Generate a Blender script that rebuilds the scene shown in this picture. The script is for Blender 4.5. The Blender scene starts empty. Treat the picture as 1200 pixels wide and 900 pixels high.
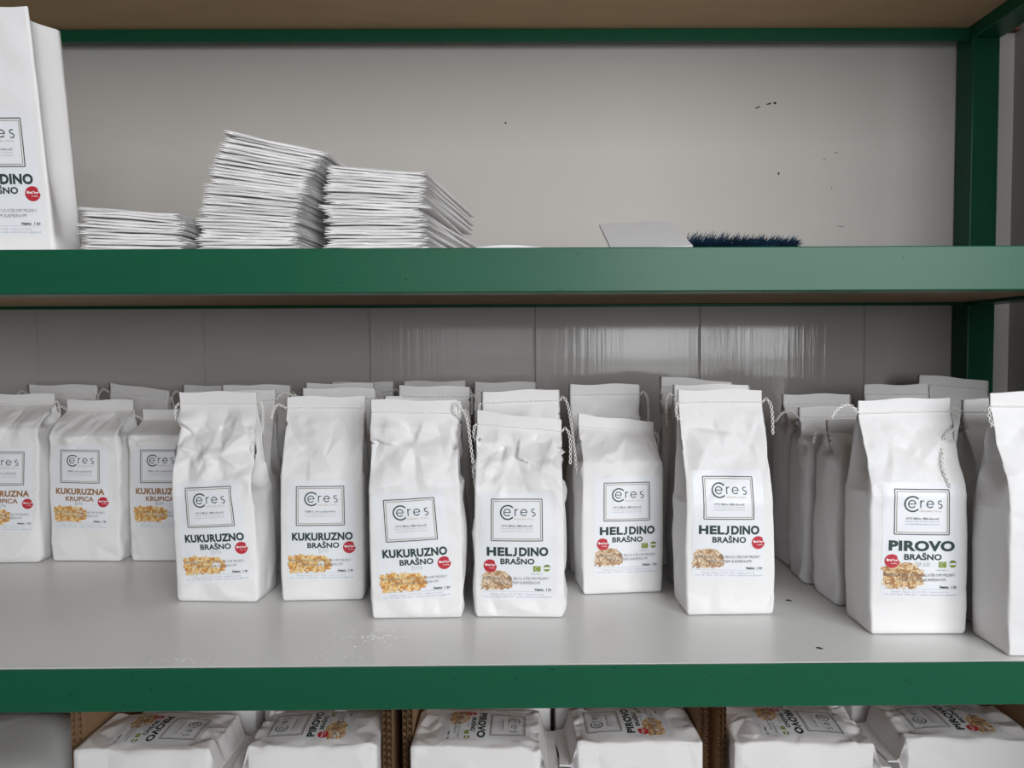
import bpy, math, random
import numpy as np
from mathutils import Matrix, Vector

S = bpy.context.scene
C = S.collection

# ------------------------------------------------------------------ camera
EZ = 1.40                                    # eye height above the floor
YAW, PITCH, ROLL = .0072, .0412, .0051
fw = Vector((math.sin(YAW) * math.cos(PITCH), math.cos(YAW) * math.cos(PITCH), -math.sin(PITCH)))
rt = Vector((math.cos(YAW), -math.sin(YAW), 0))
up = rt.cross(fw)
r3 = rt * math.cos(ROLL) - up * math.sin(ROLL)
u3 = up * math.cos(ROLL) + rt * math.sin(ROLL)
cd = bpy.data.cameras.new('camera'); cam = bpy.data.objects.new('camera', cd); C.objects.link(cam)
cd.sensor_width = 36.0; cd.lens = 36.0 * 900 / 1200; cd.clip_start = .02
cam.matrix_world = Matrix(((r3.x, u3.x, -fw.x, 0), (r3.y, u3.y, -fw.y, 0), (r3.z, u3.z, -fw.z, EZ), (0, 0, 0, 1)))
S.camera = cam

# ------------------------------------------------------------------ light
w = bpy.data.worlds.new('overcast_sky'); S.world = w; w.use_nodes = True
w.node_tree.nodes['Background'].inputs[0].default_value = (.80, .88, 1.0, 1)
w.node_tree.nodes['Background'].inputs[1].default_value = 1.0
S.view_settings.view_transform = 'Standard'; S.view_settings.look = 'None'
S.view_settings.exposure = -0.24; S.view_settings.gamma = 1.0; S.view_settings.use_curve_mapping = False
WY = -2.00                                   # inner face of the window wall behind the camera
def window_light(name, x0, x1, z0, z1, watt, col):
    l = bpy.data.lights.new(name, 'AREA'); l.shape = 'RECTANGLE'; l.size = x1 - x0; l.size_y = z1 - z0
    l.energy = watt; l.color = col
    o = bpy.data.objects.new(name, l); C.objects.link(o)
    o.location = ((x0 + x1) / 2, WY - .02, (z0 + z1) / 2); o.rotation_euler = (math.pi / 2, 0, 0)
# casements of the window behind the photographer, seen mirrored in the tiles: name, x0, x1, share of open sky before it
WIN = [('left', -.50, .36, .15), ('middle', .46, 1.16, 1.0), ('right', 1.275, 2.25, 1.0)]
for nm, a, b, k in WIN:
    window_light(f'window_{nm}_sky_offscreen', a, b, 1.36, 2.62, 50 * (b - a) * k, (.95, .975, 1.0))
    window_light(f'window_{nm}_ground_offscreen', a, b, .95, 1.34, 7 * (b - a) * k, (.95, 1.0, .97))

# ------------------------------------------------------------------ materials
def mat(name, col, rough=.6, spec=.5, noise=None, bump=None, coat=0, metal=0):
    """noise = (scale, amount, stretch xyz)  bump = (scale, strength, distance, stretch)"""
    m = bpy.data.materials.new(name); m.use_nodes = True
    nt = m.node_tree; b = nt.nodes['Principled BSDF']
    b.inputs['Base Color'].default_value = (*col, 1); b.inputs['Roughness'].default_value = rough
    b.inputs['Specular IOR Level'].default_value = spec; b.inputs['Metallic'].default_value = metal
    b.inputs['Coat Weight'].default_value = coat
    tc = nt.nodes.new('ShaderNodeTexCoord')
    def noisetex(scale, st, detail=4):
        mp = nt.nodes.new('ShaderNodeMapping'); mp.inputs['Scale'].default_value = st
        n = nt.nodes.new('ShaderNodeTexNoise'); n.inputs['Scale'].default_value = scale; n.inputs['Detail'].default_value = detail
        nt.links.new(tc.outputs['Object'], mp.inputs[0]); nt.links.new(mp.outputs[0], n.inputs[0]); return n
    if noise:
        n = noisetex(noise[0], noise[2] if len(noise) > 2 else (1, 1, 1))
        mx = nt.nodes.new('ShaderNodeMix'); mx.data_type = 'RGBA'
        k = noise[1]
        mx.inputs[6].default_value = (*[c * (1 - k) for c in col], 1); mx.inputs[7].default_value = (*[min(1, c * (1 + k)) for c in col], 1)
        nt.links.new(n.outputs[0], mx.inputs[0]); nt.links.new(mx.outputs[2], b.inputs['Base Color'])
    if bump:
        n = noisetex(bump[0], bump[3] if len(bump) > 3 else (1, 1, 1))
        bp = nt.nodes.new('ShaderNodeBump'); bp.inputs['Strength'].default_value = bump[1]; bp.inputs['Distance'].default_value = bump[2]
        nt.links.new(n.outputs[0], bp.inputs['Height']); nt.links.new(bp.outputs[0], b.inputs['Normal'])
    return m

def speckled(name, base, dot, scale, thr, rough, coat=0, spec=.5, noise=.12, bump=.05):
    m = mat(name, base, rough, spec, (9, noise, (.25, 1, 3)), (120, bump, .001, (.12, 1, 1)), coat)
    nt = m.node_tree; b = nt.nodes['Principled BSDF']
    lk = b.inputs['Base Color'].links[0]; src = lk.from_socket
    v = nt.nodes.new('ShaderNodeTexVoronoi'); v.inputs['Scale'].default_value = scale
    tc = nt.nodes.new('ShaderNodeTexCoord'); nt.links.new(tc.outputs['Object'], v.inputs[0])
    sep = nt.nodes.new('ShaderNodeSeparateColor'); nt.links.new(v.outputs['Color'], sep.inputs[0])
    lt = nt.nodes.new('ShaderNodeMath'); lt.operation = 'LESS_THAN'; lt.inputs[1].default_value = thr
    nt.links.new(v.outputs['Distance'], lt.inputs[0])
    gt = nt.nodes.new('ShaderNodeMath'); gt.operation = 'GREATER_THAN'; gt.inputs[1].default_value = .88
    nt.links.new(sep.outputs[0], gt.inputs[0])
    mu = nt.nodes.new('ShaderNodeMath'); mu.operation = 'MULTIPLY'
    nt.links.new(lt.outputs[0], mu.inputs[0]); nt.links.new(gt.outputs[0], mu.inputs[1])
    mx = nt.nodes.new('ShaderNodeMix'); mx.data_type = 'RGBA'; mx.inputs[7].default_value = (*dot, 1)
    nt.links.new(src, mx.inputs[6]); nt.links.new(mu.outputs[0], mx.inputs[0]); nt.links.new(mx.outputs[2], b.inputs['Base Color'])
    return m

M = {
 'paper':   mat('white_kraft_paper', (.805, .785, .780), .6, .35, (14, .02), (260, .10, .0006)),
 'label':   mat('label_paper', (.80, .805, .835), .40, .45),
 'thread':  mat('cotton_thread', (.86, .84, .80), .8, .2),
 'ink':     mat('dark_green_ink', (.030, .055, .048), .5, .3),
 'grey':    mat('grey_ink', (.17, .18, .19), .5, .3),
 'pale':    mat('pale_grey_ink', (.40, .42, .46), .5, .3),
 'olive':   mat('frame_line_ink', (.060, .058, .042), .5, .3),
 'gold':    mat('gold_line_ink', (.33, .26, .17), .5, .3),
 'tagline': mat('tan_tagline_ink', (.56, .42, .32), .5, .3),
 'ochre':   mat('brown_product_ink', (.34, .17, .075), .5, .3),
 'red':     mat('red_sticker', (.50, .028, .045), .4, .4),
 'white':   mat('white_ink', (.88, .86, .86), .5, .3),
 'leaf':    mat('organic_green_ink', (.22, .30, .035), .5, .3),
 'dleaf':   mat('dark_leaf_ink', (.06, .09, .03), .5, .3),
 'green':   speckled('green_gloss_paint', (.010, .088, .044), (.004, .02, .012), 130, .11, .30, .0, .22),
 'laminate':mat('white_laminate', (.80, .79, .77), .32, .45, (6, .03, (1, 1, 1)), (90, .03, .0006, (.3, 1, 1))),
 'mdf':     mat('brown_hardboard', (.40, .275, .165), .75, .25, (40, .10, (.3, 1, 1)), (150, .15, .0005)),
 'plaster': mat('cream_plaster', (.53, .50, .47), .85, .2, (5, .03, (1.4, 1, .35)), (60, .22, .0015, (1, 1, .15))),
 'tile':    mat('glazed_tile', (.47, .435, .415), .07, .32, (5, .05), (170, .35, .0008, (1, 1, .012))),
 'grout':   mat('grout', (.44, .42, .40), .8, .2),
 'wood':    mat('brown_wood', (.16, .07, .04), .6, .3, (30, .2, (.1, 1, 1))),
 'card':    mat('corrugated_cardboard', (.34, .21, .12), .8, .2, (60, .10), (200, .1, .0005)),
 'floor':   mat('grey_floor', (.16, .15, .145), .5, .4, (4, .08)),
 'room':    mat('grey_plaster', (.34, .33, .31), .9, .1, (5, .04)),
 'ceil':    mat('white_ceiling', (.80, .79, .78), .9, .1),
 'frame':   mat('white_window_frame', (.80, .80, .80), .4, .4),
 'pad':     mat('pad_paper', (.70, .68, .68), .6, .3),
 'blue':    mat('blue_fibre', (.006, .030, .065), .7, .3, (80, .5)),
 'sack':    mat('grey_woven_sack', (.62, .63, .62), .6, .3, (30, .06), (400, .1, .0005)),
 'flour':   mat('spilt_flour', (.88, .87, .84), .9, .1),
 'dark':    mat('dark_fleck', (.015, .014, .013), .7, .2),
}
for nme, cs in {'buckwheat': [(.42, .25, .13), (.62, .44, .28), (.74, .60, .44), (.36, .20, .10)],
                'corn': [(.62, .30, .08), (.76, .48, .18), (.82, .62, .34), (.58, .25, .06)],
                'spelt': [(.46, .25, .11), (.66, .45, .24), (.76, .59, .38), (.40, .20, .08)]}.items():
    for i, c in enumerate(cs): M[f'{nme}{i}'] = mat(f'{nme}_print_{i}', c, .5, .3)
gl = bpy.data.materials.new('clear_pane'); gl.use_nodes = True
nt = gl.node_tree; nt.nodes.remove(nt.nodes['Principled BSDF'])
tr = nt.nodes.new('ShaderNodeBsdfTransparent'); gs = nt.nodes.new('ShaderNodeBsdfGlossy'); gs.inputs['Roughness'].default_value = .02
mxs = nt.nodes.new('ShaderNodeMixShader'); mxs.inputs[0].default_value = .06
nt.links.new(tr.outputs[0], mxs.inputs[1]); nt.links.new(gs.outputs[0], mxs.inputs[2])
nt.links.new(mxs.outputs[0], nt.nodes['Material Output'].inputs[0]); M['glass'] = gl

# ------------------------------------------------------------------ mesh helpers
class MB:
    def __init__(s): s.v = []; s.f = []; s.m = []
    def add(s, verts, faces, mi=0):
        b = len(s.v); s.v += [tuple(map(float, p)) for p in verts]
        s.f += [tuple(i + b for i in f) for f in faces]; s.m += [mi] * len(faces)
    def box(s, x0, x1, y0, y1, z0, z1, mi=0):
        s.add([(x, y, z) for z in (z0, z1) for y in (y0, y1) for x in (x0, x1)],
              [(0, 2, 3, 1), (4, 5, 7, 6), (0, 1, 5, 4), (2, 6, 7, 3), (0, 4, 6, 2), (1, 3, 7, 5)], mi)
    def tube(s, pts, r, n=6, mi=0, cap=True):
        pts = [Vector(p) for p in pts]; ring = []
        for i, p in enumerate(pts):
            t = (pts[min(i + 1, len(pts) - 1)] - pts[max(i - 1, 0)])
            if t.length < 1e-9: t = Vector((0, 0, 1))
            t.normalize(); a = t.cross(Vector((.13, .95, .28))).normalized(); b = t.cross(a)
            rr = r[i] if isinstance(r, (list, tuple)) else r
            ring.append([p + (a * math.cos(6.28319 * k / n) + b * math.sin(6.28319 * k / n)) * rr for k in range(n)])
        vs = [q for R_ in ring for q in R_]; fs = []
        for i in range(len(pts) - 1):
            for k in range(n): fs.append((i * n + k, i * n + (k + 1) % n, (i + 1) * n + (k + 1) % n, (i + 1) * n + k))
        if cap: fs += [tuple(range(n))[::-1], tuple((len(pts) - 1) * n + k for k in range(n))]
        s.add(vs, fs, mi)
    def mesh(s, name, mats, smooth=False):
        me = bpy.data.meshes.new(name); me.from_pydata(s.v, [], s.f)
        for m in (mats if isinstance(mats, (list, tuple)) else [mats]): me.materials.append(M[m])
        me.polygons.foreach_set('material_index', s.m)
        if smooth: me.polygons.foreach_set('use_smooth', [True] * len(s.f))
        me.update(); return me
    def build(s, name, mats, parent=None, smooth=False):
        return link(name, s.mesh(name, mats, smooth), parent)
def link(name, data, parent=None):
    o = bpy.data.objects.new(name, data); C.objects.link(o)
    if parent: o.parent = parent
    return o
def tag(o, label, cat, group=None):
    o['label'] = label; o['category'] = cat
    if group: o['group'] = group
    return o
def empty(name, loc, rz=0, label=None, cat=None, group=None):
    o = link(name, None); o.location = loc; o.rotation_euler = (0, 0, rz); o.empty_display_size = .02
    if label: tag(o, label, cat, group)
    return o
def struct(name, mb, m, parent=None):
    o = mb.build(name, m, parent)
    if parent is None: o['kind'] = 'structure'
    return o
def bevel(o, wd, seg=2):
    b = o.modifiers.new('bevel', 'BEVEL'); b.width = wd; b.segments = seg; b.limit_method = 'ANGLE'; return o

# ------------------------------------------------------------------ the room
BW = 1.165                                   # back wall plane
FRONT = .654                                 # front plane of the shelves
MIDZ, LOWZ = EZ + .0886, EZ - .2716          # tops of the two shelves in view
TILE_TOP = EZ + .085
mb = MB(); mb.box(-2.6, 3.2, WY, BW + .12, -.1, 0); struct('floor', mb, 'floor')
mb = MB(); mb.box(-2.6, 3.2, WY, BW + .12, 2.95, 3.05); struct('ceiling', mb, 'ceil')
mb = MB(); mb.box(-2.7, -2.6, WY, BW + .12, 0, 2.95); struct('wall_left', mb, 'room')
mb = MB(); mb.box(3.2, 3.3, WY, BW + .12, 0, 2.95); struct('wall_far_right', mb, 'room')
mb = MB(); mb.box(.764, .90, .27, BW + .001, 0, 2.95); struct('wall_right', mb, 'plaster')   # the return beside the shelves
mb = MB(); mb.box(-2.6, 3.2, BW, BW + .12, TILE_TOP, 2.95); mb.box(-2.6, 3.2, BW + .0012, BW + .12, 0, TILE_TOP, 1)
wall = struct('wall_back', mb, ['plaster', 'grout'])
# glazed tiles, 25 cm wide, each one its own piece on the wall
tmb = MB(); TW, TH = .2502, .40
a, g_ = TW / 2 - .0008, .0014
tmb.add([(-a, .002, -TH / 2 + .0012), (a, .002, -TH / 2 + .0012), (a, .002, TH / 2 - .0012), (-a, .002, TH / 2 - .0012),
         (-a + g_, 0, -TH / 2 + .0028), (a - g_, 0, -TH / 2 + .0028), (a - g_, 0, TH / 2 - .0028), (-a + g_, 0, TH / 2 - .0028),
         (-a, .009, -TH / 2 + .0012), (a, .009, -TH / 2 + .0012), (a, .009, TH / 2 - .0012), (-a, .009, TH / 2 - .0012)],
        [(4, 5, 6, 7), (0, 1, 5, 4), (1, 2, 6, 5), (2, 3, 7, 6), (3, 0, 4, 7), (8, 9, 1, 0), (9, 10, 2, 1), (10, 11, 3, 2), (11, 8, 0, 3)])
tmesh = tmb.mesh('tile', 'tile')
for r in range(3):
    for k in range(-2, 8):
        if r == 2 and k > 6: continue
        x = -.7079 + TW * (k + .5)
        if x - TW / 2 > .78: continue
        t = link('tile', tmesh, wall); t.location = (x, BW - .001 + .0006 * random.Random(k * 7 + r).random(), TILE_TOP - TH * (r + .5))
        t.rotation_euler = (random.Random(k + r).uniform(-.0012, .0012), 0, random.Random(k * 3 + r).uniform(-.0015, .0015))
# chipped flecks on the plaster
def fleck(x, z, wd, ht, seed, rot=0):
    rr = random.Random(seed); n = 9; m_ = MB(); ps = []
    for k in range(n):
        t = 6.283 * k / n; q = rr.uniform(.5, 1.0)
        ps.append((math.cos(t) * wd * q, math.sin(t) * ht * q))
    ps = [(p * math.cos(rot) - q * math.sin(rot), p * math.sin(rot) + q * math.cos(rot)) for p, q in ps]
    m_.add([(p, -.0006, q) for p, q in ps] + [(p, .001, q) for p, q in ps], [tuple(range(n))[::-1]] + [(k, (k + 1) % n, n + (k + 1) % n, n + k) for k in range(n)])
    o = m_.build('paint_chip', 'dark', wall); o.location = (x, BW, z)
for i, (px, py, wd, ht, ro) in enumerate([(886, 131, .005, .0012, .3), (899, 127, .006, .0013, .15), (906, 126, .0022, .0028, -.5), (911, 207, .0021, .0027, 0),
        (978, 183, .0035, .0007, .3), (964, 191, .0022, .0006, .4), (984, 268, .008, .0005, 0), (594, 148, .002, .0024, 0), (973, 224, .0012, .0012, 0)]):
    fleck((px - 593.3) / 900 * BW, EZ + (413 - py) / 900 * BW, wd, ht, i, ro)
mb = MB(); mb.box(.7165, .766, BW - .012, BW + .01, EZ + .474, EZ + .60); struct('trim_1', mb, 'wood')
# window wall behind the camera
mb = MB(); x0, x1, z0, z1 = -.60, 2.35, .85, 2.72
mb.box(-2.7, x0, WY - .2, WY, 0, 2.95); mb.box(x1, 3.3, WY - .2, WY, 0, 2.95); mb.box(x0, x1, WY - .2, WY, 0, z0); mb.box(x0, x1, WY - .2, WY, z1, 2.95)
struct('wall_front', mb, 'room')
wn = link('window_1', None); wn.location = ((x0 + x1) / 2, WY - .03, z0); wn['kind'] = 'structure'
def wpart(name, m, *bx):
    q = MB(); q.box(bx[0] - wn.location.x, bx[1] - wn.location.x, bx[2] - wn.location.y, bx[3] - wn.location.y, bx[4] - z0, bx[5] - z0); return q.build(name, m, wn)
ya, yb = WY - .06, WY - .005
wpart('window_frame', 'frame', x0, x0 + .10, ya, yb, z0, z1); wpart('window_frame', 'frame', x1 - .10, x1, ya, yb, z0, z1)
wpart('window_frame', 'frame', x0 + .1, x1 - .1, ya, yb, z0, z0 + .10); wpart('window_frame', 'frame', x0 + .1, x1 - .1, ya, yb, z1 - .10, z1)
wpart('window_frame', 'frame', .36, .46, ya, yb, z0 + .1, z1 - .1); wpart('window_frame', 'frame', 1.16, 1.275, ya, yb, z0 + .1, z1 - .1); wpart('window_sill', 'frame', x0 - .05, x1 + .05, WY - .05, WY + .06, z0 - .03, z0)
for nm, a, b, k in WIN:
    wpart('window_pane', 'glass', a, b, WY - .054, WY - .048, .95, 2.62)

# ------------------------------------------------------------------ shelving unit
UX0, UX1 = -1.10, .716
su = empty('shelving_unit', (0, .9, 0), 0, 'green steel shelving unit with white boards holding all the paper bags', 'shelf')
def sp(name, m, fill):
    q = MB(); fill(q); q.v = [(x, y - .9, z) for x, y, z in q.v]; return q.build(name, m, su)
T3 = .003
for x in (UX0, UX1 - .04):
    for y in (FRONT + .004, BW - .042):
        bevel(sp('post', 'green', lambda q: q.box(x, x + .04, y, y + .04, 0, 2.3)), .002)
def shelf(top, back_drop, board_t):
    zb = top - .0375
    def fb(q):
        q.box(UX0, UX1, FRONT, FRONT + T3, zb, top)                       # upright leg of the angle iron
        q.box(UX0, UX1, FRONT + T3, FRONT + .030, zb, zb + T3)            # its foot under the board
    bevel(sp('front_beam', 'green', fb), .0008, 1)
    bevel(sp('back_beam', 'green', lambda q: (q.box(UX0 + .04, UX1 - .04, BW - .034, BW - .030, top - back_drop, top - board_t), q.box(UX0 + .04, UX1 - .04, BW - .030, BW - .004, top - board_t - .003, top - board_t))), .001, 1)
    for x in (UX0, UX1 - .04):
        bevel(sp('side_beam', 'green', lambda q: q.box(x, x + .04, FRONT + .045, BW - .043, top - back_drop, top - .0005)), .001, 1)
    def bd(q):
        a0, a1, b0, b1 = UX0 + .041, UX1 - .041, FRONT + .0066, BW - .006
        q.box(a0, a1, b0, b1, top - board_t, top - .0009); q.m[-6] = 1
    bevel(sp('shelf_board', ['laminate', 'mdf'], bd), .0008, 1)
    # the board rests on the angle iron's foot through a packing strip
    sp('packing_strip', 'mdf', lambda q: q.box(UX0 + .05, UX1 - .05, FRONT + .008, FRONT + .026, zb + T3, top - board_t))
shelf(MIDZ, .0226, .018)
shelf(LOWZ, .0375, .018)
shelf(EZ + .486, .036, .018)
BOTZ = .812
shelf(BOTZ, .0375, .018)

# ------------------------------------------------------------------ lettering
DG = None
_specs = {}
def T(txt, bold=0.0, space=1.0, res=2):
    _specs.setdefault((txt, bold, space, res), None); return (txt, bold, space, res)
def bake_text():
    tmp = []
    for key in [k for k, v in _specs.items() if v is None]:
        cu = bpy.data.curves.new('t', 'FONT'); cu.body = key[0]; cu.offset = key[1]; cu.space_character = key[2]; cu.resolution_u = key[3]; cu.size = 1
        o = bpy.data.objects.new('t', cu); C.objects.link(o); tmp.append((key, o, cu))
    bpy.context.view_layer.update(); dg = bpy.context.evaluated_depsgraph_get()
    for key, o, cu in tmp:
        me = bpy.data.meshes.new_from_object(o.evaluated_get(dg))
        v = np.array([p.co[:2] for p in me.vertices]); f = [tuple(p.vertices) for p in me.polygons]
        _specs[key] = (v, f); bpy.data.meshes.remove(me)
    for key, o, cu in tmp: bpy.data.objects.remove(o); bpy.data.curves.remove(cu)
capkey = T('H')

class Flat:
    """printed matter of one label: pieces in label millimetres, x right, y up, origin at the label's centre"""
    def __init__(s): s.parts = {}
    def put(s, part, v, f, m, lift): s.parts.setdefault(part, []).append((np.array(v, float), f, m, lift))
    def text(s, part, key, x0, x1, ybase, cap, m, lift=.34):
        v, f = _specs[key]; hv = _specs[capkey][0]; ch = hv[:, 1].max()
        a, b = v[:, 0].min(), v[:, 0].max(); of = key[1]                # offset swells every outline
        s.put(part, np.stack([(v[:, 0] - a) / (b - a) * (x1 - x0) + x0, (v[:, 1] + of) / (ch + 2 * of) * cap + ybase], 1), f, m, lift)
    def strip(s, part, pts, wd, m, lift=.32, closed=False):
        p = np.array(pts, float); n = len(p)
        nx = np.roll(p, -1, 0); pv = np.roll(p, 1, 0)
        if not closed: nx[-1] = p[-1]; pv[0] = p[0]
        t = nx - pv; t /= np.linalg.norm(t, axis=1)[:, None] + 1e-12
        o = np.stack([-t[:, 1], t[:, 0]], 1) * wd / 2
        v = np.concatenate([p + o, p - o]); f = [(i, i + n, (i + 1) % n + n, (i + 1) % n) for i in range(n if closed else n - 1)]
        s.put(part, v, f, m, lift)
    def line(s, part, x0, y0, x1, y1, wd, m, lift=.32, n=24):
        s.strip(part, [(x0 + (x1 - x0) * i / n, y0 + (y1 - y0) * i / n) for i in range(n + 1)], wd, m, lift)
    def arc(s, part, cx, cy, r, a0, a1, wd, m, lift=.33, n=26, ry=None):
        ry = ry or r
        s.strip(part, [(cx + r * math.cos(math.radians(a0 + (a1 - a0) * i / n)), cy + ry * math.sin(math.radians(a0 + (a1 - a0) * i / n))) for i in range(n + 1)], wd, m, lift)
    def disc(s, part, cx, cy, r, m, lift, n=32, notch=False):
        ps = []
        for k in range(n):
            t = 2 * math.pi * k / n; q = r
            if notch and .15 < t < .62: q = r * .84
            ps.append((cx + q * math.cos(t), cy + q * math.sin(t)))
        s.put(part, [(cx, cy)] + ps, [(0, 1 + k, 1 + (k + 1) % n) for k in range(n)], m, lift)

LWD, LHT = 72.0, 110.0
U = 72.0 / 552.0
def X(u): return (u - 334) * U            # units measured on the print -> millimetres
def Y(u): return (446 - u) * U

TXT = dict(
 opg=T('OPG Mirko Mikolinović', .012, 1.0, 1), fam=T('FAMUK, obrt u poljoprivredi', .012, 1.0, 1),
 l1=T('Proizvodnja brašna i sjemena', 0, 1, 1), l2=T('namijenjenih ljudskoj prehrani', 0, 1, 1),
 tagline=T('mlinska čista', 0, 1, 1),
 hel=T('HEL', .05, 1.08, 4), dino=T('DINO', .05, 1.06, 4), kuk=T('KUKURUZNO', .048, 1.06, 4), pir=T('PIROVO', .048, 1.06, 4), kukz=T('KUKURUZNA', .045, 1.06, 4),
 bra=T('BRAŠNO', .036, 1.05, 4), kru=T('KRUPICA', .036, 1.05, 4), zuto=T('ŽUTO', 0, 1.1, 2), zuta=T('ŽUTA', 0, 1.1, 2), tip=T('TIP 630', 0, 1.05, 2),
 m1=T('SAMLJEVENO NA EKOLOŠKOM MLINU', .0, 1.05, 1), m2=T('S PRIRODNIM KAMENOM', .0, 1.05, 1), net=T('Netto:  1 kg', .04, 1, 2),
 a1=T('Matije Gupca 17, 31 402 • www.ceres.hr', 0, 1, 1), a2=T('Tel: 031 865, 098 427 • mirko.mikolinovic@gmail', 0, 1, 1),
 st=T('Brašno', .05, 1, 1), st2=T('iz mlina', .02, 1, 1), cert=T('HR-EKO', 0, 1, 1))
bake_text()

def grain_print(F, kind, x0, x1, y0, y1, seed):
    """a printed heap of grain: overlapping kernels in four tones"""
    rr = random.Random(seed); cx, cy = (x0 + x1) / 2, (y0 + y1) / 2; ws, hs = (x1 - x0) / 2, (y1 - y0) / 2
    n = 30; ps = []
    for k in range(n):
        t = 2 * math.pi * k / n; c, s_ = math.cos(t), math.sin(t)
        u = .93 * math.copysign(abs(c) ** (.4 if c < 0 else .8), c); v = (.88 * abs(s_) ** .7 * (1 - .30 * max(0, u) ** 2 - .22 * max(0, -u - .3))) if s_ > 0 else -.86 * abs(s_) ** .45
        ps.append((cx + ws * u, cy + hs * v))
    F.put('grain_picture', [(cx, cy)] + ps, [(0, 1 + k, 1 + (k + 1) % n) for k in range(n)], kind + '3', .24)
    i = 0
    for _ in range(200):
        u, v = rr.uniform(-1, 1), rr.uniform(-1, 1)
        if v > (1 - .45 * max(0, u) ** 2 - .30 * max(0, -u - .3)) or v < -1 + .8 * max(0, u - .55): continue
        a = rr.uniform(1.5, 2.3) * (1.3 if kind == 'spelt' else 1.15 if kind == 'corn' else .9); b = a * (.38 if kind == 'spelt' else .62); th = rr.uniform(0, 3.14)
        q = [(math.cos(6.283 * k / 7) * a, math.sin(6.283 * k / 7) * b) for k in range(7)]
        q = [(cx + u * ws * .96 + p * math.cos(th) - r_ * math.sin(th), cy + v * hs * .94 + p * math.sin(th) + r_ * math.cos(th)) for p, r_ in q]
        tone = rr.choice((0, 1, 1, 2, 2, 1, 3)); i += 1
        F.put('grain_picture', q, [tuple(range(7))], f'{kind}{tone}', .245 + .0009 * i)

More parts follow.
